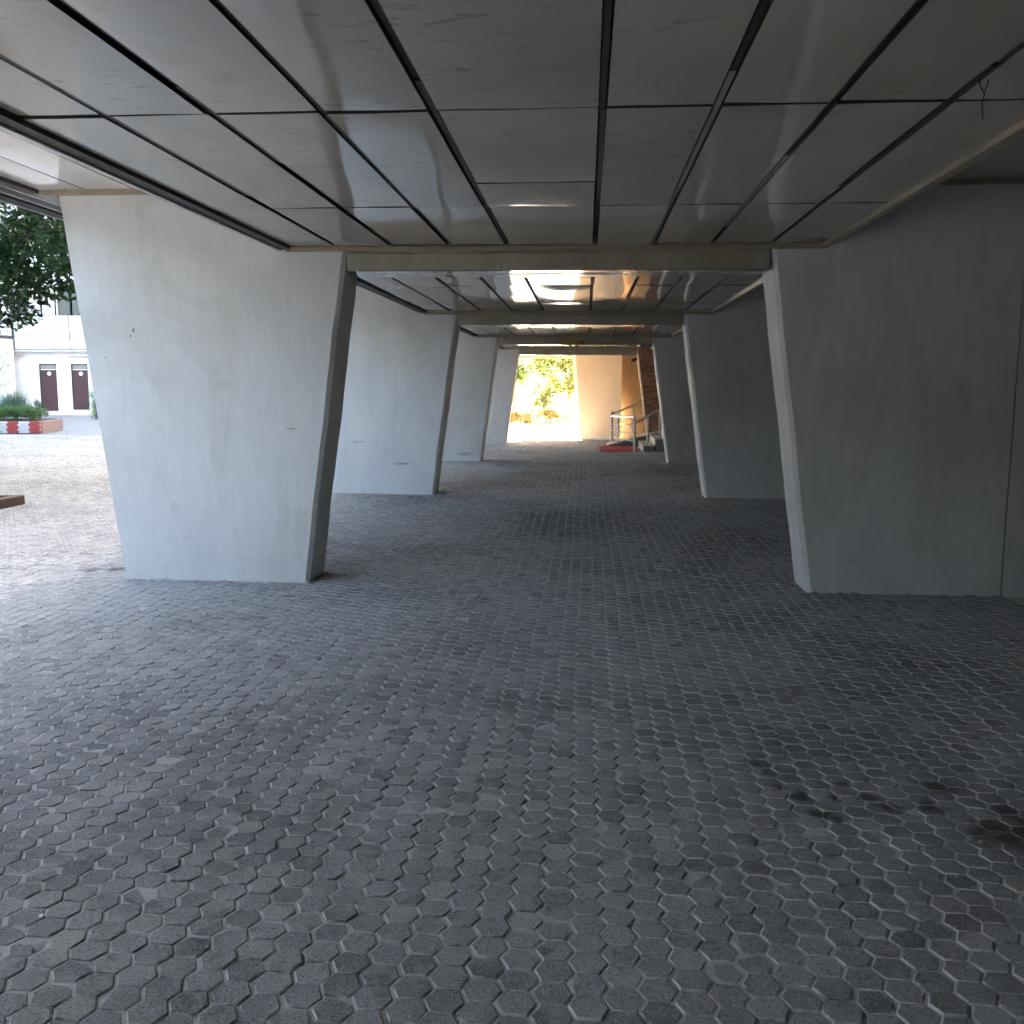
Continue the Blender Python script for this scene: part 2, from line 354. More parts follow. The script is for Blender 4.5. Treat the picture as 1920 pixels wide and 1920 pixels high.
PXP, PYP = 0.0945, 0.098       # column pitch, row pitch
HA, HB = 0.0345, 0.0600        # half flat, half point-to-point
def hexring(inset, z):
    a, b, hh = HA - inset * 0.75, HB - inset * 1.25, PYP / 2 - inset * 0.68
    return np.array([(b, 0, z), (a, hh, z), (-a, hh, z), (-b, 0, z), (-a, -hh, z), (a, -hh, z)])
ii, jj = np.meshgrid(np.arange(-190, 40), np.arange(15, 300), indexing='ij')
cx = ii.ravel() * PXP + 0.02; cyy = jj.ravel() * PYP + (ii.ravel() % 2) * PYP / 2
cx = cx + 0.010 * np.sin(cyy * 0.9 + cx * 0.4) ; cyy = cyy + 0.012 * np.sin(cx * 1.1 + 1.0) + 0.008 * np.sin(cx * 4.3 + cyy)
keep = (cyy > 1.75) & (cyy < 29.0) & (cx < 3.25)
u, v, d = project(np.stack([cx, cyy, np.zeros_like(cx)], 1))
keep &= (u > -230) & (u < 2150) & (v < 2080)

for k, y in enumerate([1.016] + YP):
    inl = (cyy > y + .05) & (cyy < y + TH - .05) & (((cx < XLB - .06) & (cx > XLO_B + .06)) | (cx > XRB + .06))
    keep &= ~inl
keep &= ~((cx > 0.55) & (cyy > 24.0) & (cyy < 27.2) & (cx > 1.5))
cx, cyy, u, v, d = cx[keep], cyy[keep], u[keep], v[keep], d[keep]
N = len(cx)
# heights: gentle settlement waves plus single pavers rocking
cz = 0.0035 * np.sin(cx * 2.1 + 0.7) * np.sin(cyy * 1.7) + rng.normal(0, 0.0011, N)
tx, ty = rng.normal(0, 0.014, N), rng.normal(0, 0.014, N)
loose = rng.random(N) < 0.035
tx[loose] *= 2.4; ty[loose] *= 2.4; cz[loose] -= 0.003
rz = rng.normal(0, 0.025, N); jx = rng.normal(0, 0.0013, N); jy = rng.normal(0, 0.0013, N)
size = 1 - np.abs(rng.normal(0, 0.018, N)); size[loose] *= 0.97
inframe = (u > 5) & (u < 1915) & (v < 1912)
order = np.argsort(np.where(inframe, -v, 1e9))
single = np.zeros(N, bool); single[order[:300]] = True

R0, R1, R2 = hexring(0.0030, -0.03), hexring(0.0030, -0.0036), hexring(0.0070, 0.0)
def paver_shape(seed, sides=True):
    r = np.random.default_rng(seed)
    j = np.zeros((6, 3)); j[:, :2] = r.normal(0, 0.0017, (6, 2))
    chip = np.zeros((6, 3)); k = r.integers(6)
    if r.random() < 0.35: chip[k, :2] = -R2[k, :2] * r.uniform(0.06, 0.2); chip[k, 2] = -0.002
    return np.concatenate([R0 + j, R1 + j, R2 + j * 0.7 + chip])
def paver_faces(sides=True):
    f = []
    if sides: f += [(i, (i + 1) % 6, (i + 1) % 6 + 6, i + 6) for i in range(6)]
    f += [(i + 6, (i + 1) % 6 + 6, (i + 1) % 6 + 12, i + 12) for i in range(6)]
    f += [(12, 13, 14, 15, 16, 17)]
    return f
variants = []
for k in range(24):
    me = bpy.data.meshes.new("paver"); me.from_pydata([tuple(x) for x in paver_shape(100 + k)], [], paver_faces())
    me.materials.append(PAV_I); me.materials.append(EDGE)
    me.polygons.foreach_set('material_index', [1] * 6 + [1] * 6 + [0]); me.update(); variants.append(me)
for n_, i in enumerate(np.nonzero(single)[0]):
    o = bpy.data.objects.new("paver", variants[n_ % 24]); COL.objects.link(o); o.parent = paving
    o.location = (cx[i] + jx[i], cyy[i] + jy[i], cz[i]); o.rotation_euler = (tx[i], ty[i], rz[i] + (math.pi if n_ % 2 else 0)); o.scale = (size[i], size[i], 1)
rest = np.nonzero(~single)[0]
lib = np.stack([paver_shape(500 + k) for k in range(64)])
pick = rng.integers(0, 64, len(rest)); V = lib[pick].copy()
V[:, :, :2] *= size[rest][:, None, None]
cs, sn = np.cos(rz[rest])[:, None], np.sin(rz[rest])[:, None]
X = V[:, :, 0] * cs - V[:, :, 1] * sn; Y = V[:, :, 0] * sn + V[:, :, 1] * cs
Z = V[:, :, 2] + Y * tx[rest][:, None] - X * ty[rest][:, None] + cz[rest][:, None]
V = np.stack([X + (cx + jx)[rest][:, None], Y + (cyy + jy)[rest][:, None], Z], 2)
fc = paver_faces(); flat = np.array([i for f in fc for i in f]); nper = np.array([len(f) for f in fc])
FL = (flat[None, :] + (np.arange(len(rest)) * 18)[:, None]).ravel()
me = raw_mesh("paver_field", V.reshape(-1, 3), FL, np.tile(nper, len(rest)), [PAV_M, EDGE], np.tile([1] * 12 + [0], len(rest)))
o = bpy.data.objects.new("paver_field", me); COL.objects.link(o); o.parent = paving; o['kind'] = 'stuff'

# loose crumbs, pebbles, dry leaf scraps on the paving
def pebble(x, y, s, mat, name, label, cat, group=None):
    bm = bmesh.new(); bmesh.ops.create_icosphere(bm, subdivisions=2, radius=s)
    for vv in bm.verts: vv.co = Vector((vv.co.x * 1.3, vv.co.y, vv.co.z * 0.6)) * (1 + random.uniform(-.22, .22))
    me = bpy.data.meshes.new(name); bm.to_mesh(me); bm.free(); me.materials.append(mat)
    o = bpy.data.objects.new(name, me); COL.objects.link(o); o.location = (x, y, s * 0.45); o.rotation_euler = (0, 0, random.random() * 6)
    return tag(o, label, cat, group)

# ------------------------------------------------------------------ pillars
def pillar(side, y, mats, label=None, unseen=False):
    root = empty("pillar", ((XLB + XLO_B) / 2 if side == 'L' else (XRB + XR_O) / 2, y + TH / 2, 0))
    ox, oy = root.location.x, root.location.y
    ch = 0.032
    if side == 'L':
        kx = (XLT - XLB) / Z_TRIM; ox_ = (XLO_T - XLO_B) / Z_OUT
        inn = lambda z: XLB + kx * z
        out = lambda z: XLO_B + ox_ * z
    else:
        kx = (XRT - XRB) / Z_TRIM
        inn = lambda z: XRB + kx * z
        out = lambda z: XR_O
    sgn = 1 if side == 'L' else -1
    bm = bmesh.new(); rings = []
    nz = 26
    for k in range(nz + 1):
        z = -0.03 + (Z_TOP + 0.03) * k / nz
        a, b = inn(z), out(z)
        wob = 0.0035 * math.sin(z * 5.1 + y) + 0.002 * math.sin(z * 13.7 + y * 2)
        pts = [(a - sgn * ch, y), (a, y + ch), (a, y + TH - ch), (a - sgn * ch, y + TH), (b, y + TH), (b, y)]
        rings.append([bm.verts.new((p[0] + (wob if i < 4 else 0.002 * math.sin(z * 7)) - ox, p[1] - oy + (0.002 * math.sin(z * 3.3 + i)), z)) for i, p in enumerate(pts)])
    for k in range(nz):
        for i in range(6):
            bm.faces.new((rings[k][i], rings[k][(i + 1) % 6], rings[k + 1][(i + 1) % 6], rings[k + 1][i]))
    bm.faces.new(rings[0]); bm.faces.new(rings[-1])
    bmesh.ops.recalc_face_normals(bm, faces=bm.faces)
    me = bpy.data.meshes.new("shaft"); bm.to_mesh(me); bm.free(); me.materials.append(mats)
    s = bpy.data.objects.new("shaft", me); COL.objects.link(s); s.parent = root
    # ragged mortar smear where the plaster meets the pavers
    mf = MB(); x0, x1 = sorted((inn(0), out(0))); n = 46
    pr = []
    for k in range(n + 1):
        x = x0 + (x1 - x0) * k / n; hgt = 0.005 + 0.018 * random.random() ** 3; dep = 0.012 + 0.055 * random.random() ** 2
        pr.append([(x - ox, y - oy - dep, -0.004), (x - ox, y - oy - dep * .3, hgt * .6), (x - ox, y - oy + 0.003, hgt)])
    vs = [p for r in pr for p in r]
    mf.add(vs, [(3 * k + q, 3 * k + 3 + q, 3 * k + 4 + q, 3 * k + 1 + q) for k in range(n) for q in (0, 1)])
    mf.build("mortar_smear", GREYST if side == 'R' else MORTAR, root)
    if unseen: tag(root, kind='structure')
    else: tag(root, label, "pillar", "tapered pillars of the passage")
    return root
pl_names = ["white tapered pillar nearest the camera, filling the left side beside the courtyard",
            "white tapered pillar second in the left row, behind the nearest one",
            "pale blue-white tapered pillar third in the left row",
            "narrowest looking white pillar in the left row, beside the sunlit exit"]
pr_names = ["dark grey tapered pillar nearest the camera, filling the right side",
            "grey tapered pillar second in the right row with a bright inner edge",
            "grey tapered pillar third in the right row, in front of the steps",
            "cream edged pillar clad in brown marble behind the steps"]
for k, y in enumerate(YP):
    pillar('L', y, PL, pl_names[k]); 
    rp = pillar('R', y, PL if k < 3 else CREAM, pr_names[k])
    if k == 3: marble_root = rp
pillar('L', YP[0] - PERIOD, PL, unseen=True); pillar('R', YP[0] - PERIOD, PL, unseen=True)
pillar('L', YP[0] - 2 * PERIOD, PL, unseen=True)
# marble slabs on the last right pillar
ox, oy = marble_root.location.x, marble_root.location.y
zz = 0.0
for r_, hgt in enumerate((0.62, 0.34, 0.42, 0.42, 0.44, 0.42)):
    z0, z1 = zz + 0.003, zz + hgt - 0.003; zz += hgt
    xs = lambda z: XRB + (XRT - XRB) / Z_TRIM * z + 0.035
    mm = MB(); mm.prism([(xs(z0) - ox, z0), (2.35 - ox, z0), (2.35 - ox, z1), (xs(z1) - ox, z1)], 'y', YP[3] - oy - 0.03 - 0.004 * (r_ % 2), YP[3] - oy - 0.001)
    mm.build("slab", MARBLE, marble_root)
    mm = MB(); mm.box(2.356 - ox, 3.2 - ox, YP[3] - oy - 0.03, YP[3] - oy - 0.001, z0, z1); mm.build("slab", MARBLE, marble_root)

# infill wall flush with the first right pillar, side wall, and an unseen rear wall added to block back light
wl = part("infill_wall", PL, None, XR_O + 0.010, 6.5, YP[0] + 0.006, YP[0] + 0.3, -0.06, Z_TOP)
tag(wl, "grey plastered infill wall beyond the vertical joint at the right edge", "wall")
for nm, bx in (("side_wall", (6.5, 6.8, -8, 34, -0.06, Z_TOP)), ("rear_light_blocker", (-1.2, 6.5, -7.4, -7.1, -0.06, Z_TOP))):
    tag(part(nm, DARKW, None, *bx), kind='structure')

# ------------------------------------------------------------------ ceilings and beams
def panel_mesh(x0, x1, y0, y1, z, seed, bow=0.004):
    r = np.random.default_rng(seed); nx, ny = 6, 10
    px_, py_ = r.uniform(0, 6, 2); amp = r.normal(0, bow); tilt = r.normal(0, 0.0018, 2)
    vs, fs = [], []
    for j in range(ny + 1):
        for i in range(nx + 1):
            a, b = i / nx, j / ny
            e = math.sin(math.pi * a) ** .7 if 0 < a < 1 else 0
            e2 = math.sin(math.pi * b) ** .5 if 0 < b < 1 else 0
            zz = z - abs(amp) * e * e2 + 0.0016 * math.sin(a * 5 + px_) * math.sin(b * 7 + py_) + tilt[0] * (a - .5) + tilt[1] * (b - .5)
            vs.append((x0 + (x1 - x0) * a, y0 + (y1 - y0) * b, zz))
    W = nx + 1
    for j in range(ny):
        for i in range(nx): fs.append((j * W + i, (j + 1) * W + i, (j + 1) * W + i + 1, j * W + i + 1))
    # folded-up rims
    rim = [i for i in range(W)] + [j * W + nx for j in range(1, ny + 1)] + [ny * W + i for i in range(nx - 1, -1, -1)] + [j * W for j in range(ny - 1, 0, -1)]
    n = len(rim); nb = len(fs); o = len(vs)
    vs += [vs[i] for i in rim] + [(vs[i][0], vs[i][1], z + 0.035) for i in rim]
    fs += [(o + k, o + (k + 1) % n, o + n + (k + 1) % n, o + n + k) for k in range(n)]
    return vs, fs, nb
seedc = [0]
def panel(parent, x0, x1, y0, y1, z, mat, bow=0.004, name="panel"):
    seedc[0] += 1
    vs, fs, nb = panel_mesh(x0, x1, y0, y1, z, seedc[0], bow)
    me = bpy.data.meshes.new(name); me.from_pydata(vs, [], fs); me.materials.append(mat); me.materials.append(RUST)  # rims coloured dark so the panel gaps look shaded
    me.polygons.foreach_set('use_smooth', [True] * nb + [False] * (len(fs) - nb)); me.polygons.foreach_set('material_index', [0] * nb + [1] * (len(fs) - nb)); me.update()
    # keep the fold crisp
    o = bpy.data.objects.new(name, me); COL.objects.link(o); o.parent = parent
    return o
def ceiling_bay(k, y0, y1, rows, zc=Z_CEIL):
    c = empty("ceiling", (0, (y0 + y1) / 2, zc)); tag(c, kind='structure')
    oy = (y0 + y1) / 2; c.location = (0, 0, 0)
    g = 0.019
    for i in range(9):
        rr = list(rows)
        if i == 4 and k == 0: rr = sorted(rr + [5.19])
        ys = [y0 + 0.012] + rr + [y1 - 0.008]
        for a, b in zip(ys[:-1], ys[1:]):
            gy = 0.016 if (k == 0 and abs(a - 3.85) < .01) else 0.0065
            gy2 = 0.016 if (k == 0 and abs(b - 3.85) < .01) else 0.0065
            if k == 0 and i == 4: gy, gy2 = (0.014 if abs(a - 5.19) < .01 else gy), (0.010 if abs(b - 5.19) < .01 else gy2)
            jx_ = random.uniform(-.003, .003)
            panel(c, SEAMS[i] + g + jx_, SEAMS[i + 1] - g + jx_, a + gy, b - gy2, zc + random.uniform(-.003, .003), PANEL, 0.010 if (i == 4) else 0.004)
    for i in range(1, 9):
        a = y0 + 0.03
        while a < y1 - 0.1:                       # short lengths of carrier bar, not quite in line
            b = min(a + random.choice((1.95, 2.0, 1.2)), y1 - 0.02)
            zz = zc + random.uniform(0.004, 0.02); dx = random.uniform(-.004, .004)
            part("carrier_bar", RUST if i < 6 or random.random() < .4 else TRIM, c, SEAMS[i] - 0.012 + dx, SEAMS[i] + 0.012 + dx, a, b - 0.006, zz, zz + 0.02)
            a = b
    part("void_sheet", VOID, c, SEAMS[0] + .01, SEAMS[-1] - .01, y0, y1, zc + 0.055, zc + 0.075)  # near-black sheet painted as the unlit ceiling void
    # edge profiles: dark channel and pale lip on the courtyard side, beige on the other
    part("edge_channel", RUST, c, -2.395, -2.325, y0, y1 - 0.002, zc - 0.022, zc + 0.05)
    part("edge_lip", LIP, c, -2.425, -2.397, y0, y1 - 0.004, zc - 0.034, zc + 0.05)
    part("edge_lip", TRIM, c, 1.753, 1.792, y0, y1 - 0.002, zc - 0.026, zc + 0.05)
    part("edge_channel", TRIM, c, 1.794, 1.835, y0, y1 - 0.004, zc - 0.012, zc + 0.05)
    part("fascia", PANEL_O, c, -2.42, -2.40, y0, y1, zc + 0.052, Z_OUT - 0.004)
    part("fascia", PANEL_O, c, 1.815, 1.835, y0, y1, zc + 0.052, Z_OUT - 0.004)
    # end trim in front of the beam
    part("end_trim", TRIM, c, -2.36, 1.79, y1 - 0.006, y1 + 0.012, Z_TRIM + 0.004, zc - 0.006)
    return c
bays = [(-7.0, YP[0] - 2 * PERIOD), (YP[0] - 2 * PERIOD + TH, YP[0] - PERIOD)]
ceiling_bay(-1, YP[0] - 2 * PERIOD + TH, YP[0] - PERIOD, [YP[0] - 2 * PERIOD + 2.85, YP[0] - 2 * PERIOD + 4.85])
ceiling_bay(0, YP[0] - PERIOD + TH, YP[0] - 0.012, [3.85, 5.85])
ceiling_bay(1, YP[0] + TH, YP[1] - 0.012, [10.33, 12.4])
ceiling_bay(2, YP[1] + TH, YP[2] - 0.012, [16.7, 18.8])
ceiling_bay(3, YP[2] + TH, YP[3] - 0.012, [23.1, 25.2])
ceiling_bay(4, YP[3] + TH, 33.0, [29.3, 31.3])
# higher outer strips over the pillar heads
oc = empty("outer_ceiling"); tag(oc, kind='structure')
yb = [YP[0] - 2 * PERIOD] + [YP[0] - PERIOD] + YP + [33.0]
for a, b in zip(yb[:-1], yb[1:]):
    y0, y1 = a + TH, b - 0.012
    n = max(2, round((y1 - y0) / 2.9))
    for q in range(n):
        ya, yb_ = y0 + (y1 - y0) * q / n, y0 + (y1 - y0) * (q + 1) / n
        for (x0, x1) in ((-4.34, -3.975), (-3.965, -3.575), (-3.565, -2.43)):
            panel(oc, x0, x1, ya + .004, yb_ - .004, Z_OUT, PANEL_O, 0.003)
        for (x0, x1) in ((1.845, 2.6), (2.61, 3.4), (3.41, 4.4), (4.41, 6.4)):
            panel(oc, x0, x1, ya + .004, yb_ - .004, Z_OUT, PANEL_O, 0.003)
    part("end_trim", TRIM, oc, -4.34, -2.43, y1 - 0.004, y1 + 0.010, Z_OUT - 0.045, Z_OUT + 0.01)
    part("end_trim", TRIM, oc, 1.84, 6.4, y1 - 0.004, y1 + 0.010, Z_OUT - 0.04, Z_OUT + 0.01)
    part("edge_channel", RUST, oc, -4.40, -4.345, y0, y1, Z_OUT - 0.03, Z_OUT + 0.05)
    part("void_sheet", VOID, oc, -4.40, -2.42, y0, y1 - .01, Z_OUT + 0.05, Z_OUT + 0.07)  # same painted darkness above the outer strips
    part("void_sheet", VOID, oc, 1.84, 6.5, y0, y1 - .01, Z_OUT + 0.05, Z_OUT + 0.07)
# outer edge rails of the building over the courtyard
er = empty("edge_rail"); tag(er, "weathered metal edge rails along the building rim above the tree", "rail")
for (dx, z0, z1, wd, mt) in ((0.0, Z_OUT - 0.045, Z_OUT + 0.02, 0.022, LIP), (-0.04, Z_OUT - 0.075, Z_OUT + 0.10, 0.036, GREYST), (-0.11, Z_OUT - 0.085, Z_OUT + 0.10, 0.02, BLACKISH), (-0.16, Z_OUT - 0.105, Z_OUT + 0.10, 0.03, GREYST)):
    mm = MB(); s = 0.0
    mm.prism([(-4.41 + dx - wd, -6.0), (-4.41 + dx, -6.0), (-4.41 + dx, 33.2), (-4.41 + dx - wd, 33.2)], 'z', z0, z1)
    mm.build("rail", mt, er)
# beams between the pillars
bn = ["beige clad cross beam nearest the camera, over the first pair of pillars", "dark beige cross beam over the second pair of pillars",
      "grey cross beam carrying the small yellow arrow sign", "warm lit cross beam last before the sunlit exit"]
for k, y in enumerate([YP[0] - PERIOD] + YP):
    root = empty("beam", (0, y + TH / 2, Z_BEAM)); oy = y + TH / 2
    xl, xr = XLB + (XLT - XLB) / Z_TRIM * Z_BEAM + 0.028, XRB + (XRT - XRB) / Z_TRIM * Z_BEAM - 0.026
    mm = MB(); mm.box(xl, xr, 0.02 - TH / 2, TH / 2 - 0.02, 0.012, 0.38); mm.build("core", BEAMF, root)
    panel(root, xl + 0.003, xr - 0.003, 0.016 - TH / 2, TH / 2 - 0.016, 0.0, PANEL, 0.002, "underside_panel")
    for (xa, xb_) in ((xl, -0.72 + .05 * k), (-0.7155 + .05 * k, 0.36), (0.364, xr)):
        dz = random.uniform(-.002, .002); dy = random.uniform(-.0015, .0015)
        mm = MB(); mm.box(xa, xb_, 0.008 - TH / 2 + dy, 0.019 - TH / 2, 0.003 + dz, Z_TRIM - Z_BEAM - 0.012); mm.build("front_cladding", BEAMF, root, bevel=0.0015)
    if k == 0: tag(root, kind='structure')
    else: tag(root, bn[k - 1], "beam", "cross beams of the passage")
fb = part("fascia_beam", TRIM, None, -4.3, 0.01, 32.9, 33.1, 2.585, 2.70)
tag(fb, "ochre fascia strip across the top of the sunlit exit", "fascia")
# storeys above; unseen rear end lengthened to keep back light out
ob = empty("building_above", (2, 10, Z_TOP)); 
mm = MB(); mm.box(-6.35, 10, -41, 23.3, 0.0, 0.3); mm.build("floor_slab", GREYST, ob)
mm = MB(); mm.box(-6.3, 9.95, -40.9, 23.2, 0.3, 17.0); mm.build("upper_storeys", SPAN, ob)
tag(ob, kind='structure')

# ------------------------------------------------------------------ small items on the ceiling
mm = MB(); x, y = 1.378, 3.6
mm.tube([(x - .02, y, 2.70), (x - .012, y - .005, 2.655), (x + .006, y, 2.63), (x - .002, y, 2.60), (x + .006, y + .004, 2.57), (x + .004, y, 2.545)], 0.0022, 6)
mm.tube([(x + .018, y, 2.70), (x + .014, y, 2.66), (x + .004, y, 2.635)], 0.002, 6)
tag(mm.build("hanging_wire", BLACKISH), "thin dark wire end dangling from the ceiling at upper right", "wire")
# direction sign
sg = empty("direction_sign", (-0.28, YP[2] + 0.004, 2.545))
part("plate", YELLOW, sg, -0.262, 0.255, -0.006, 0.0, -0.062, 0.066)
part("plate_edge", TRIM, sg, 0.2555, 0.266, -0.010, 0.0, -0.064, 0.068)
def stroke(pts, wd, name, mat):
    mm = MB()
    for (a, b) in zip(pts[:-1], pts[1:]):
        a = Vector((a[0], 0, a[1])); b = Vector((b[0], 0, b[1])); n = Vector((-(b - a).z, 0, (b - a).x)).normalized() * wd
        e = (b - a).normalized() * wd * .4
        q = [a - e + n, a - e - n, b + e - n, b + e + n]
        mm.add([(p.x, -0.0062, p.z) for p in q] + [(p.x, -0.0085, p.z) for p in q], [(0, 1, 2, 3), (7, 6, 5, 4), (0, 4, 5, 1), (1, 5, 6, 2), (2, 6, 7, 3), (3, 7, 4, 0)])
    return mm.build(name, mat, sg)
S = lambda px, py: ((px - 1074.5) * 0.01146, (640.8 - py) * 0.01146)
stroke([S(1055, 638), S(1055.6, 643)], .006, "letter", INK)
stroke([S(1062.5, 636.5), S(1059.6, 641.5), S(1059.8, 643.6)], .006, "letter", INK)
stroke([S(1059.6, 641.0), S(1057.8, 639.5)], .004, "letter", INK)
stroke([S(1064, 643.5), S(1068, 643.5), S(1067.5, 640.5)], .0045, "letter", INK)
stroke([S(1071, 640.5), S(1071, 643.5), S(1075, 643.8), S(1074, 641)], .0045, "letter", INK)
stroke([S(1077, 643.6), S(1080, 643), S(1079.6, 640.2)], .0045, "letter", INK)
mm = MB(); ar = [S(1083, 639.3), S(1090, 639.3), S(1090, 638), S(1095.8, 641.4), S(1090, 645), S(1090, 643.6), S(1083, 643.6)]
mm.prism(ar, 'y', -0.009, -0.0062); mm.build("arrow", ARROW, sg)
tag(sg, "small yellow sign with black lettering and red arrow on the far beam", "sign")
# security camera on the marble pillar
cc = empty("security_camera", (1.36, YP[3] - 0.06, 2.36))
mm = MB(); mm.tube([(0.0, 0, 0.02), (-0.10, -0.10, -0.02)], [0.045, 0.05], 10); mm.build("housing", BLACKISH, cc)
mm = MB(); mm.tube([(0.05, 0.05, 0.05), (0.0, 0.0, 0.02)], 0.015, 6); mm.build("bracket", BLACKISH, cc)
tag(cc, "small dark security camera at the top of the marble pillar", "camera")
for q, (x, z) in enumerate(((-0.36, 0.0), (-0.23, 0.01))):
    mm = MB(); mm.tube([(x, YP[2] + TH * .75, Z_BEAM - 0.001), (x + .01, YP[2] + TH * .75, Z_BEAM - 0.025 - z), (x + .03 - .04 * q, YP[2] + TH * .75, Z_BEAM - 0.03 - z)], [0.03, 0.022, 0.012], 8)
    tag(mm.build("ceiling_stub", BLACKISH), ["small dark stub under the sign beam, the left one of two", "small dark stub under the sign beam, the right one of two"][q], "fitting", "stubs under the sign beam")

# ------------------------------------------------------------------ far end: wing walls, steps, ramp, railing
fw = empty("wing_wall", (0.45, 29.4, 0))
A0, A1, B = (-0.145, 29.9), (-0.372, 29.9), (1.06, 28.85)
bm = bmesh.new()
v0 = [bm.verts.new((p[0] - .45, p[1] - 29.4, z)) for p, z in ((A0, -.03), (B, -.03), (B, 2.95), (A1, 2.95))]
v1 = [bm.verts.new((v_.co.x - .12, v_.co.y + 1.3, v_.co.z)) for v_ in v0]
bm.faces.new(v0); bm.faces.new(v1[::-1])
for i in range(4): bm.faces.new((v0[i], v1[i], v1[(i + 1) % 4], v0[(i + 1) % 4]))
bmesh.ops.recalc_face_normals(bm, faces=bm.faces)
me = bpy.data.meshes.new("wall_body"); bm.to_mesh(me); bm.free(); me.materials.append(CREAM)
o = bpy.data.objects.new("wall_body", me); COL.objects.link(o); o.parent = fw
mm = MB(); dv = Vector((B[0] - A0[0], B[1] - A0[1], 0)); nv = Vector((dv.y, -dv.x, 0)).normalized()
nv = nv if nv.y < 0 else -nv
q = [Vector((A0[0] - .45, A0[1] - 29.4, 0)) + dv * .22, Vector((B[0] - .45, B[1] - 29.4, 0))]
mm.add([tuple(q[0] + nv * .001), tuple(q[1] + nv * .001), tuple(q[1] + nv * .025), tuple(q[0] + nv * .025)] + [(*(p + nv * s)[:2], 0.10) for p, s in ((q[0], .001), (q[1], .001), (q[1], .025), (q[0], .025))],
       [(0, 1, 2, 3), (4, 5, 6, 7), (0, 1, 5, 4), (1, 2, 6, 5), (2, 3, 7, 6), (3, 0, 4, 7)]); mm.build("skirting", STONE, fw)
tag(fw, "bright cream wall with slanted left edge beside the sunlit exit", "wall")
rw = part("recess_wall", TAN, None, 1.02, 6.4, 30.4, 30.7, -0.06, Z_TOP)
tag(rw, "shaded tan wall in the recess behind the railing", "wall")

st = empty("steps", (1.43, 23.87, 0))
for k in range(4):
    x0 = 0.30 * k; z0 = 0.0 if k == 0 else 0.165 * k
    part("riser", STONE, st, x0 + 0.012, x0 + 0.05, 0.01, 2.0, z0 - (0.06 if k == 0 else 0), 0.165 * (k + 1) - 0.028)
    part("tread", STONE, st, x0, x0 + 0.335 if k < 3 else 3.2, 0.0, 2.02, 0.165 * (k + 1) - 0.026, 0.165 * (k + 1), 0.004)
    part("side_block", GREYST, st, x0 + 0.052, x0 + 0.31 if k < 3 else 3.2, 0.012, 1.98, -0.06, 0.165 * (k + 1) - 0.028)
tag(st, "cream stone steps rising to the right beside the railing", "steps")
rp = empty("ramp", (0.6, 26.1, 0))
mm = MB(); mm.prism([(0.0, 0.0), (1.25, 0.33), (2.4, 0.62), (2.4, 0.66), (1.25, 0.37), (0.0, 0.035)], 'y', -0.12, 0.9); mm.build("slab", STONE, rp)
mm = MB(); mm.prism([(0.10, -0.03), (2.4, -0.03), (2.4, 0.615), (0.10, 0.022)], 'y', -0.08, 0.86); mm.build("body", GREYST, rp)
tag(rp, "sloping pale stone ramp edge behind the red mat", "ramp")
ml = MB(); n = 12
ml.prism([(0.41, 23.78), (1.37, 23.86), (1.34, 25.75), (0.37, 25.65)], 'z', 0.004, 0.022)
mt = ml.build("red_mat", REDMAT); tag(mt, "flat red carpet mat on the pavers before the steps", "mat")
rl = empty("railing", (1.23, 23.85, 0))
def bar(name, a, b, r=0.02, parent=rl):
    mm = MB(); o_ = parent.location
    mm.tube([Vector(a) - o_, Vector(b) - o_], r, 8); return mm.build(name, STEEL, parent, smooth=False)
bar("post", (1.235, 23.83, 0), (1.225, 23.83, 0.91), .032); bar("post", (0.748, 26.9, 0), (0.735, 26.9, 0.95), .032)
bar("post", (0.885, 26.0, 0.05), (0.885, 26.0, 0.78), .022)
bar("top_rail", (0.735, 26.9, 0.80), (1.225, 23.83, 0.86), .03)
for z in (0.60, 0.42, 0.24): bar("cross_bar", (0.742, 26.9, z - .02), (1.23, 23.83, z + .01), .011)
bar("handrail", (0.75, 26.9, 0.86), (1.64, 26.9, 1.235), .026); bar("handrail", (1.64, 26.9, 1.235), (2.5, 26.9, 1.30), .026)
bar("handrail", (1.25, 23.83, 0.74), (1.80, 23.83, 1.04), .03); bar("handrail", (1.80, 23.83, 1.04), (2.6, 23.83, 1.5), .03)
bar("post", (1.56, 23.87, 0.15), (1.555, 23.87, 0.89), .026); bar("post", (1.86, 23.87, 0.32), (1.85, 23.87, 1.06), .026)
bar("post", (1.335, 26.9, 0.18), (1.335, 26.9, 1.08), .022)
for z in (0.55, 0.40, 0.25): bar("cross_bar", (0.75, 26.9, z), (1.62, 26.9, z + 0.30), .010)
tag(rl, "metal stair railing with posts and thin cross bars by the red mat", "railing")

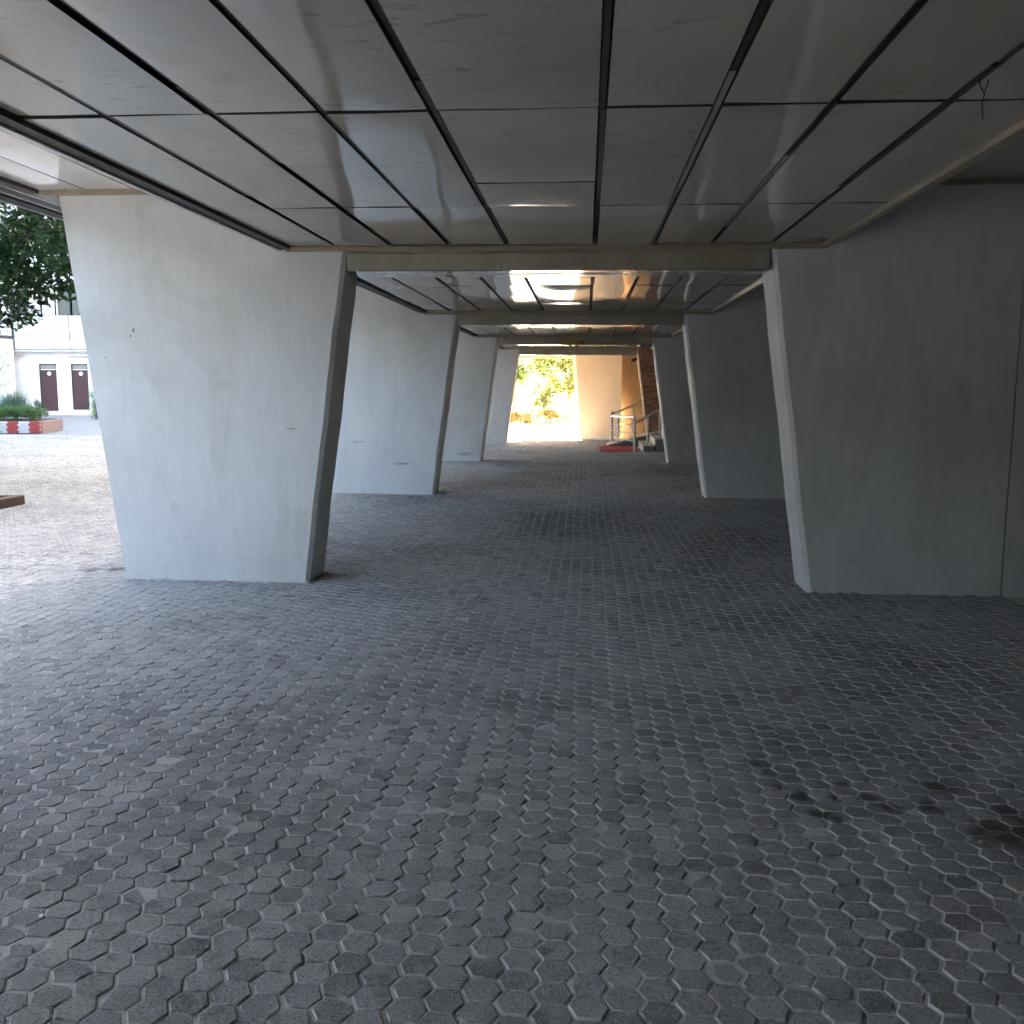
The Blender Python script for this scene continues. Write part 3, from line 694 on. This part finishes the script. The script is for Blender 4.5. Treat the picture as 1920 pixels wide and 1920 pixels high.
# ------------------------------------------------------------------ courtyard: white block with maroon doors
cb = empty("courtyard_building", (-29, 50, 0))
cbx, cby = -29, 50
def cpart(name, mat, x0, x1, y0, y1, z0, z1, parent=None, bevel=0.0):
    return part(name, mat, parent or cb, x0 - cbx, x1 - cbx, y0 - cby, y1 - cby, z0, z1, bevel)
cpart("plinth", STONE, -60, -8, 49.3, 52, -0.06, 0.16)
DOORS = [(-30.26, -29.24), (-28.42, -27.44)]
GX0, GX1, GY, GY1 = -33.0, -8.0, 50.55, 51.2
edges = [GX0, DOORS[0][0], DOORS[0][1], DOORS[1][0], DOORS[1][1], GX1]
for a, b in ((edges[0], edges[1]), (edges[2], edges[3]), (edges[4], edges[5])): cpart("wall", WHITEW, a, b, GY, GY1, 0.16, 3.5)
for a, b in DOORS:
    cpart("wall", WHITEW, a, b, GY, GY1, 2.755, 3.5)
    d_ = empty("door", (0, 0, 0)); d_.parent = cb
    cpart("frame", BLACKISH, a + .002, a + .06, GY + .05, GY + .16, 0.165, 2.75, d_); cpart("frame", BLACKISH, b - .06, b - .002, GY + .05, GY + .16, 0.165, 2.75, d_)
    cpart("frame", BLACKISH, a + .062, b - .062, GY + .05, GY + .16, 2.68, 2.75, d_)
    cpart("transom", GREYST, a + .062, b - .062, GY + .08, GY + .12, 2.46, 2.68, d_)
    cpart("transom_bar", DISC, a + .062, b - .062, GY + .055, GY + .12, 2.42, 2.455, d_)
    cpart("leaf", MAROON, a + .062, b - .062, GY + .07, GY + .13, 0.17, 2.415, d_)
    mm = MB(); mm.tube([((a + b) / 2 + .05 - cbx, GY + .069 - cby, 2.22), ((a + b) / 2 + .05 - cbx, GY + .045 - cby, 2.22)], .11, 20); mm.build("number_disc", DISC, d_)
    hx = b - .12 if a < -29 else a + .2
    mm = MB(); mm.tube([(hx - cbx, GY + .07 - cby, 1.36), (hx - cbx, GY + .02 - cby, 1.36)], .05, 10); mm.build("handle", BLACKISH, d_)
cpart("doorstep", STONE, -28.6, -27.2, 49.9, 50.5, 0.165, 0.24)
cpart("pipe", TRIM, -28.5, -26.6, GY - .06, GY - .01, 3.10, 3.16)
# projecting spandrels with joints, windows between
xs_ = [-31.25, -28.08, -24.9, -21.7, -18.5, -15.3, -12.1, -8.0]
for lev in range(7):
    zb_ = 3.53 + 3.35 * lev
    for a, b in zip(xs_[:-1], xs_[1:]):
        cpart("spandrel_panel", SPAN, a + .035, b - .035, 50.0, 50.22, zb_, zb_ + 0.69, bevel=0.02)
        cpart("spandrel_panel", SPAN, a + .035, b - .035, 50.0 - .02, 50.22, zb_ + 0.72, zb_ + 1.80, bevel=0.02)
        if lev < 3:
            wn = empty("window", (0, 0, 0)); wn.parent = cb
            nb_ = 4; wd = (b - a) / nb_
            for q in range(nb_ + 1): cpart("mullion", LIP, a + wd * q - .035, a + wd * q + .035, 50.3, 50.42, zb_ + 1.83, zb_ + 3.32, wn)
            for q in range(nb_):
                cpart("pane", GLASS, a + wd * q + .036, a + wd * (q + 1) - .036, 50.36, 50.38, zb_ + 1.84, zb_ + 3.31, wn)
                x0 = a + wd * q + .05
                mm = MB(); npl = 12; vs = []
                for t_ in range(npl + 1):
                    xx = x0 + (wd * random.uniform(.45, .9)) * t_ / npl if False else x0 + (wd * .8) * t_ / npl
                    vs += [(xx - cbx, .32 + .03 * (t_ % 2), zb_ + 1.85), (xx - cbx - .10 * (q % 2), .32 + .03 * (t_ % 2), zb_ + 3.3)]
                mm.add(vs, [(2 * t_, 2 * t_ + 2, 2 * t_ + 3, 2 * t_ + 1) for t_ in range(npl)])
                if (q + lev) % 3: 
                    c_ = mm.build("curtain", CURT, wn); c_.location.y = -0.04
        else:
            cpart("upper_wall", SPAN, a, b, 50.3, 50.5, zb_ + 1.81, zb_ + 3.34)
cpart("body", SPAN, -60, -8, 51.25, 62, 0, 46)  # unseen height added to cast shade over the courtyard
cpart("void_fill", VOID, -31.2, GX1, 50.75, 51.2, 3.52, 27)  # near-black slab standing in for unlit depth behind the windows
cpart("soffit", SPAN, GX0 + .01, GX1, 50.05, 50.6, 3.42, 3.50)
tag(cb, "white courtyard block with two maroon doors under a projecting panelled storey", "building")
lw = empty("side_wing", (-38.0, 49.2, 0))
for (z0, z1) in ((-0.06, 1.62), (1.66, 4.05), (4.25, 6.0), (6.05, 27)):
    part("wall_panel", WHITEW, lw, -14, 6.75 if z0 < 4.2 else 6.70, 0, 0.7, z0, z1)
tag(lw, "white wing wall at the far left behind the light leafed sapling", "wing wall")

# unseen blocks added to cut low sky light and light from behind
for nm, bx in (("west_sky_blocker", (-30, -18.5, -30, 23, -0.06, 6.0)), ("south_light_blocker", (-4.2, 8, -31, -13, -0.06, 3.29))):
    tag(part(nm, DARKW, None, *bx), kind='structure')

# brick planter, white and red
pb = empty("brick_planter", (-18.15, 30.25, 0)); pb.rotation_euler = (0, 0, 0.27)
bmesh_l = {}
def brick_mesh(mat, L, nm):
    mm = MB(); mm.box(-L / 2 + .004, L / 2 - .004, -0.05, 0.05, -0.036, 0.036); o = mm.build("tmp", mat, bevel=0.005); me = o.data; bpy.data.objects.remove(o); return me
BM = {k: brick_mesh(mt, .168, k) for k, mt in (('r', BRICKR), ('w', BRICKW), ('n', BRICKN))}
part("core", MORTAR, pb, -3.4, -0.02, 0.02, 2.6, -0.06, 0.385)
part("soil", SOIL, pb, -3.3, -0.12, 0.12, 2.5, 0.385, 0.41)
for row in range(5):
    z = 0.037 + row * 0.078
    for k in range(20):
        x = -0.085 - 0.17 * k - (0.04 if row % 2 else 0)
        o = bpy.data.objects.new("brick", BM['r' if (k // 2) % 2 == 0 else 'w']); COL.objects.link(o); o.parent = pb
        o.location = (x, random.uniform(-.003, .003), z); o.rotation_euler = (0, 0, random.gauss(0, .01))
    for k in range(15):
        o = bpy.data.objects.new("brick", BM['n']); COL.objects.link(o); o.parent = pb
        o.location = (random.uniform(-.003, .003) - .03, 0.14 + 0.17 * k + (0.04 if row % 2 else 0), z); o.rotation_euler = (0, 0, math.pi / 2 + random.gauss(0, .01))
tag(pb, "brick planter painted in white and red bands at the far left", "planter")

# ------------------------------------------------------------------ foliage
def leaf_mesh(name, centers, normals, sizes, mat, aspect=0.5, fold=0.25):
    n = len(centers); r = rng
    t = r.normal(size=(n, 3)); t -= (t * normals).sum(1, keepdims=True) * normals; t /= np.linalg.norm(t, axis=1, keepdims=True) + 1e-9
    b = np.cross(normals, t); s = sizes[:, None]
    P = np.stack([centers - t * s * .5, centers + b * s * .5 * aspect + normals * s * fold * .3, centers + t * s * .5, centers - b * s * .5 * aspect + normals * s * fold * .3], 1)
    F = np.array([0, 1, 2, 0, 2, 3])
    FL = (F[None] + (np.arange(n) * 4)[:, None]).ravel()
    return raw_mesh(name, P.reshape(-1, 3), FL, np.full(2 * n, 3), mat)
def clump_points(clumps, per, flat=0.6):
    """clumps: (x,y,z,r) -> leaf centres spread through each, thinner inside"""
    out = []; nr = []
    for (x, y, z, r) in clumps:
        k = max(8, int(per * r * r)); dvec = rng.normal(size=(k, 3)); dvec /= np.linalg.norm(dvec, axis=1, keepdims=True)
        rad = r * rng.random(k)[:, None] ** 0.45
        p = dvec * rad * np.array([1, 1, flat]) + np.array([x, y, z])
        out.append(p); nn = dvec * 0.4 + rng.normal(size=(k, 3)) * 0.5 + np.array([0, 0, 0.6]); nr.append(nn / np.linalg.norm(nn, axis=1, keepdims=True))
    return np.concatenate(out), np.concatenate(nr)
def crown(parent, clumps, per, size, mat, flat=0.6, name="crown", aspect=0.5, seedv=0.35):
    p, nrm = clump_points(clumps, per, flat); p = p - np.array(parent.location)
    sz = size * (1 + rng.uniform(-seedv, seedv, len(p)))
    me = leaf_mesh(name, p, nrm, sz, mat, aspect)
    o = bpy.data.objects.new(name, me); COL.objects.link(o); o.parent = parent; return o
def trunk(parent, paths, mat=BARK, name="trunk"):
    mm = MB(); o_ = parent.location
    for pts, r0, r1 in paths:
        pts = [Vector(p) - o_ for p in pts]; n = len(pts)
        # finer, slightly crooked
        fine = []
        for a, b in zip(pts[:-1], pts[1:]):
            for q in range(3): fine.append(a.lerp(b, q / 3) + Vector((random.gauss(0, .02), random.gauss(0, .02), 0)) * (1 if q else 0))
        fine.append(pts[-1]); n = len(fine)
        mm.tube(fine, [r0 + (r1 - r0) * i / (n - 1) for i in range(n)], 8)
    return mm.build(name, mat, parent, smooth=True)

# big courtyard tree: trunk stands just outside the frame, crown hangs into it
bt = empty("courtyard_tree", (-11.2, 13.6, 0))
trunk(bt, [([(-11.2, 13.6, -.05), (-11.1, 13.6, 1.2), (-10.9, 13.7, 2.4)], .2, .15), ([(-10.9, 13.7, 2.3), (-9.8, 14.0, 3.0), (-8.5, 14.3, 3.9), (-7.6, 14.6, 4.5)], .11, .03),
           ([(-10.9, 13.7, 2.4), (-11.3, 14.5, 4.2), (-11.4, 15.0, 6.4)], .13, .04), ([(-10.9, 13.7, 2.4), (-12.3, 12.6, 4.0), (-13.3, 11.9, 5.5)], .11, .03),
           ([(-9.9, 13.98, 2.95), (-9.4, 13.2, 3.4), (-8.8, 12.4, 4.1)], .06, .02), ([(-10.9, 13.7, 2.4), (-10.6, 12.2, 4.2), (-10.3, 11.0, 5.6)], .1, .03)])
cl = []
for _ in range(150):
    a = random.random() * 2 * math.pi; rr = 4.1 * math.sqrt(random.random()); z = 3.2 + random.random() * 5.2
    x, y = -10.9 + rr * math.cos(a), 14.2 + rr * math.sin(a) * 1.15
    if z < 4 and rr < 1.5: continue
    lim = 4.2 * math.sqrt(max(0, 1 - ((z - 5.2) / 3.8) ** 2))
    if rr > lim + .4: continue
    cl.append((x, y, z, random.uniform(.5, .95)))
for (px_, py_, dd, r_) in [(18, 600, 14, .30), (45, 585, 14.2, .28), (75, 560, 14.4, .25), (100, 550, 14.5, .24), (120, 535, 14.6, .22), (125, 500, 14.7, .25), (8, 560, 13.6, .35), (40, 540, 14, .35), (80, 520, 14.4, .35), (110, 480, 15, .3), (60, 600, 14.5, .16),
                           (20, 500, 13.8, .4), (60, 470, 14.4, .4), (100, 440, 15, .4), (30, 420, 14.3, .45), (70, 410, 15, .4), (118, 420, 15.5, .3), (5, 470, 14, .4), (-30, 560, 13.5, .5), (-60, 600, 13.5, .5), (-50, 450, 13.5, .6)]:
    dr = VD + VR * ((px_ - 960) / F_PX) + VU * ((960 - py_) / F_PX); t_ = dd / dr.y
    cl.append((dr.x * t_, dd, CAM_H + dr.z * t_, r_))
crown(bt, cl, 800, 0.12, LEAF_D, 0.62)
tag(bt, "dark green tree hanging into the upper left corner over the courtyard", "tree")
# low kerb round its bed
kb = empty("tree_bed_kerb", (-7.55, 12.1, 0))
part("kerb_stone", KERBR, kb, -0.12, 0.0, -2.6, 0.0, -0.06, 0.125, 0.008); part("kerb_stone", KERBR, kb, -3.6, -0.125, -0.12, 0.0, -0.06, 0.12, 0.008)
part("bed_soil", SOIL, kb, -3.6, -0.125, -2.6, -0.125, -0.06, 0.05)
tag(kb, "low rust brown kerb corner on the paving at the left edge", "kerb")
# planter shrubs
def shrub(name, cx_, cy_, z0, rx, h, nleaf, size, mat, label, cat="shrub", group=None, upright=0.0):
    r = empty(name, (cx_, cy_, z0))
    cl = [(cx_ + random.uniform(-rx, rx) * .75, cy_ + random.uniform(-rx, rx) * .6, z0 + h * random.uniform(.2, .85), rx * random.uniform(.35, .55)) for _ in range(11)]
    tot = sum(c[3] ** 2 for c in cl)
    crown(r, cl, nleaf / tot, size, mat, .9, "foliage", .45)
    mm = MB()
    for _ in range(7): mm.tube([(random.uniform(-.05, .05), random.uniform(-.05, .05), -.02), (random.uniform(-rx, rx) * .6, random.uniform(-rx, rx) * .5, h * .8)], [.012, .004], 5)
    mm.build("stems", BARK, r)
    return tag(r, label, cat, group)
shrub("low_shrub", -18.62, 30.62, .38, .36, .50, 2200, .05, LEAF_M, "clipped green shrub at the right end of the brick planter", group="planter shrubs")
shrub("low_shrub", -19.15, 30.48, .38, .40, .56, 2400, .055, LEAF_M, "bright green low shrub in the middle of the brick planter", group="planter shrubs")
shrub("low_shrub", -19.75, 30.30, .38, .42, .54, 2400, .055, LEAF_M, "low green shrub in the planter cut by the left picture edge", group="planter shrubs")
shrub("box_shrub", -18.92, 31.5, .38, .30, .75, 1900, .045, LEAF_D, "small dark clipped shrub behind the planter corner")
# feathery grey-green bush of thin upright leaves
gb = empty("feathery_bush", (-19.75, 31.35, .40))
n = 2600; base = np.stack([rng.normal(0, .38, n), rng.normal(0, .25, n), np.zeros(n)], 1); hh = rng.uniform(.3, 1.15, n) * np.exp(-(base[:, 0] / .6) ** 2)
lean = np.stack([rng.normal(0, .18, n), rng.normal(0, .18, n), np.ones(n)], 1); side = np.stack([rng.normal(0, 1, n), rng.normal(0, 1, n), np.zeros(n)], 1); side /= np.linalg.norm(side, axis=1, keepdims=True)
b0 = base + lean * hh[:, None] * .35; tip = base + lean * hh[:, None]
P = np.stack([b0 - side * .009, b0 + side * .009, tip], 1)
me = raw_mesh("foliage", P.reshape(-1, 3), np.arange(3 * n), np.full(n, 3), mat_leaf("leaf_grey_green", (0.08, 0.14, 0.09), (0.20, 0.26, 0.17)))
o = bpy.data.objects.new("foliage", me); COL.objects.link(o); o.parent = gb
tag(gb, "tall feathery grey green bush rising behind the planter shrubs", "bush")
# light leafed sapling against the wing wall
sp = empty("sapling", (-21.2, 31.4, .40))
trunk(sp, [([(-21.2, 31.4, .3), (-20.9, 31.4, 1.6), (-20.3, 31.4, 2.6)], .03, .012), ([(-20.95, 31.4, 1.4), (-20.3, 31.5, 2.0), (-19.9, 31.5, 2.9)], .018, .006), ([(-20.95, 31.4, 1.2), (-20.2, 31.5, 1.6), (-19.7, 31.5, 1.9)], .015, .005)])
crown(sp, [(-20.2, 31.5, 2.2, .3), (-20.05, 31.5, 2.6, .22), (-20.4, 31.4, 1.8, .3), (-20.0, 31.5, 2.9, .15), (-20.6, 31.4, 2.4, .35), (-20.1, 31.5, 1.6, .2), (-20.9, 31.4, 3.0, .4)], 420, .085, LEAF_L, .9)
tag(sp, "light green sapling branch at the left edge against the white wing", "sapling")
ub = empty("column_bush", (-23.4, 43.6, 0))
crown(ub, [(-23.4 + random.uniform(-.12, .12), 43.6 + random.uniform(-.15, .15), .18 + .13 * q, .30 - .012 * q) for q in range(10)], 3200, .06, LEAF_M, .9, "foliage")
trunk(ub, [([(-23.4, 43.6, -.03), (-23.4, 43.6, .7), (-23.38, 43.6, 1.3)], .03, .01)], name="stem")
tag(ub, "upright green bush tight behind the near left pillar edge", "bush")

# trees, hedges and lawn beyond the sunlit exit
BARK_L = simple('overexposed_bark', (0.34, 0.29, 0.22), 0.9, 0, 0.3, 6, 0.5)  # bark lightened to mimic overexposed trunks beyond the exit
def tree_far(x, y, h, r, mat, label, n=55, size=.2, z0=None, lo=.35):
    t = empty("park_tree", (x, y, 0)); z0 = z0 or h * lo
    trunk(t, [([(x, y, -.05), (x + .05, y, z0 * .6), (x, y, z0)], .13, .1)] + [([(x, y, z0 * .95), (x + r * .35 * math.cos(a), y + r * .35 * math.sin(a), z0 + (h - z0) * .35), (x + r * .6 * math.cos(a), y + r * .6 * math.sin(a), z0 + (h - z0) * .65)], .07, .02) for a in (0.4, 2.2, 3.9, 5.3)], BARK_L)
    cl = []
    for _ in range(n):
        a = random.random() * 6.28; f = random.random(); z = z0 * .8 + (h - z0 * .8) * f; lim = r * math.sin(math.pi * min(1, .15 + f * .85)) ** .6
        q = lim * math.sqrt(random.random()); cl.append((x + q * math.cos(a), y + q * math.sin(a), z, random.uniform(.22, .4) * r))
    crown(t, cl, 620, size, mat, .7)
    return tag(t, label, "tree", "trees beyond the exit")
tree_far(-0.9, 49, 6.0, 1.5, LEAF_Y, "dense yellow green tree beside the cream wall edge beyond the exit", 95, .17, 1.75)
tree_far(-3.9, 52, 7.5, 2.2, LEAF_L, "loose pale tree beyond the left half of the exit", 45, .2, 1.9)
tree_far(-2.5, 56, 3.6, 1.4, LEAF_Y, "small rounded tree far back in the middle of the exit", 45, .18, 0.8)
tree_far(-7.5, 60, 9, 3.0, LEAF_L, "taller tree behind the left pillar beyond the exit", 45, .25, 3)
tree_far(0.8, 62, 8, 2.8, LEAF_Y, "tree behind the cream wall beyond the exit", 45, .25, 3)
def hedge(x0, x1, y, h, label):
    r = empty("hedge", ((x0 + x1) / 2, y, 0)); n = int((x1 - x0) * 5)
    cl = [(x0 + (x1 - x0) * random.random(), y + random.uniform(-.25, .25), h * random.uniform(.2, .8), .24) for _ in range(n * 2)]
    crown(r, cl, 3000, .085, LEAF_O, .9, "foliage", .6)
    mm = MB()
    for q in range(n): mm.tube([(x0 + (x1 - x0) * (q + .5) / n - r.location.x, 0, -.03), (x0 + (x1 - x0) * (q + .5) / n - r.location.x + random.uniform(-.1, .1), 0, h * .7)], [.02, .008], 5)
    mm.build("stems", BARK, r)
    tag(r, label, "hedge", "clipped hedges beyond the exit")
hedge(-3.5, -2.35, 42.3, .78, "left yellow orange hedge on the far side of the sunlit yard")
hedge(-2.15, -1.25, 42.6, .74, "right yellow orange hedge on the far side of the sunlit yard")
hedge(-9.5, -3.9, 42.6, .8, "hedge continuing behind the far left pillar")
m = MB(); m.add([(-14, 42.9, -0.02), (8, 42.9, -0.02), (8, 75, -0.02), (-14, 75, -0.02)], [(0, 1, 2, 3)])
tag(m.build("lawn", simple("lawn_green", (0.11, 0.15, 0.03), 0.95, 0, 0.4, 3)), kind='structure')

tl = empty("sky_blocking_trees", (-12, -26, 0)); cl = []  # unseen trees added to block the low sky behind the camera
for _ in range(150):
    cl.append((random.uniform(-34, -5.5), random.uniform(-31, -24), random.uniform(.5, 6.5), random.uniform(1.2, 2.0)))
crown(tl, cl, 70, .75, LEAF_D, .8, "crowns"); tag(tl, kind='stuff')

# grit and crumbs gathered along the pillar feet and in the joints
gp = []
for side_x0, side_x1, ys in ((XLO_B, XLB, YP[:3]), (XRB, XR_O, YP[:3])):
    for y in ys:
        k = 420 if y < 8 else 160
        gp.append(np.stack([rng.uniform(side_x0 - .03, side_x1 + .06, k), y - np.abs(rng.normal(0, .045, k)) - .004, np.zeros(k)], 1))
    ky = 160
    gp.append(np.stack([(XLB if side_x0 < 0 else XRB) + (np.abs(rng.normal(0, .03, ky)) + .005) * (1 if side_x0 < 0 else -1), rng.uniform(YP[0], YP[0] + TH, ky), np.zeros(ky)], 1))
kr = 900
gp.append(np.stack([rng.uniform(-3.5, 3.0, kr), 2.0 + 7 * rng.random(kr) ** 1.3, np.zeros(kr)], 1))
gp = np.concatenate(gp); ng = len(gp); gs = 0.0022 + 0.0055 * rng.random(ng) ** 3
tet = np.array([(1, 0, -.5), (-.6, .9, -.5), (-.6, -.9, -.5), (.1, .1, .8)])
GV = tet[None] * gs[:, None, None] * rng.uniform(.6, 1.4, (ng, 4, 1)) + gp[:, None] + np.array([0, 0, .0035])
me = raw_mesh("grit", GV.reshape(-1, 3), (np.array([0, 2, 1, 0, 1, 3, 1, 2, 3, 2, 0, 3])[None] + (np.arange(ng) * 4)[:, None]).ravel(), np.full(4 * ng, 3), simple("grit_grey", (0.36, 0.335, 0.30), 0.9, 0, 0.45, 40))
o = bpy.data.objects.new("grit", me); COL.objects.link(o); tag(o, kind='stuff')

# ------------------------------------------------------------------ litter on the pavers
for q, (x, y, s, lb) in enumerate([(-0.83, 7.05, .012, "tiny white chip on the pavers in front of the near left pillar"), (-1.62, 2.55, .009, "small white pebble on the pavers at lower left"), (-2.35, 3.9, .008, "tiny pale pebble on the left pavers farther back")]):
    pebble(x, y, s, DISC, "pebble", lb, "pebble", "white pebbles on the paving")
for q, (x, y) in enumerate([(1.42, 2.95), (1.62, 2.98), (2.05, 4.4), (0.65, 3.3)]):
    c0 = np.array([[x + random.uniform(-.03, .03), y + random.uniform(-.02, .02), .008 + .004 * k] for k in range(5)])
    nn = rng.normal(size=(5, 3)) * .4 + np.array([0, 0, 1]); nn /= np.linalg.norm(nn, axis=1, keepdims=True)
    me = leaf_mesh("dry_leaf", c0 - np.array([x, y, 0]), nn, np.full(5, .03), BRICKN, .35)
    o = bpy.data.objects.new("dry_leaf", me); COL.objects.link(o); o.location = (x, y, 0)
    tag(o, ["dry brown leaf scraps on the pavers below the oil stain", "dry brown leaf scraps at the lower right edge of the pavers", "dry brown leaf scraps on the pavers toward the right pillar", "dry leaf scraps left of the oil drips"][q], "leaf", "dry leaf scraps")
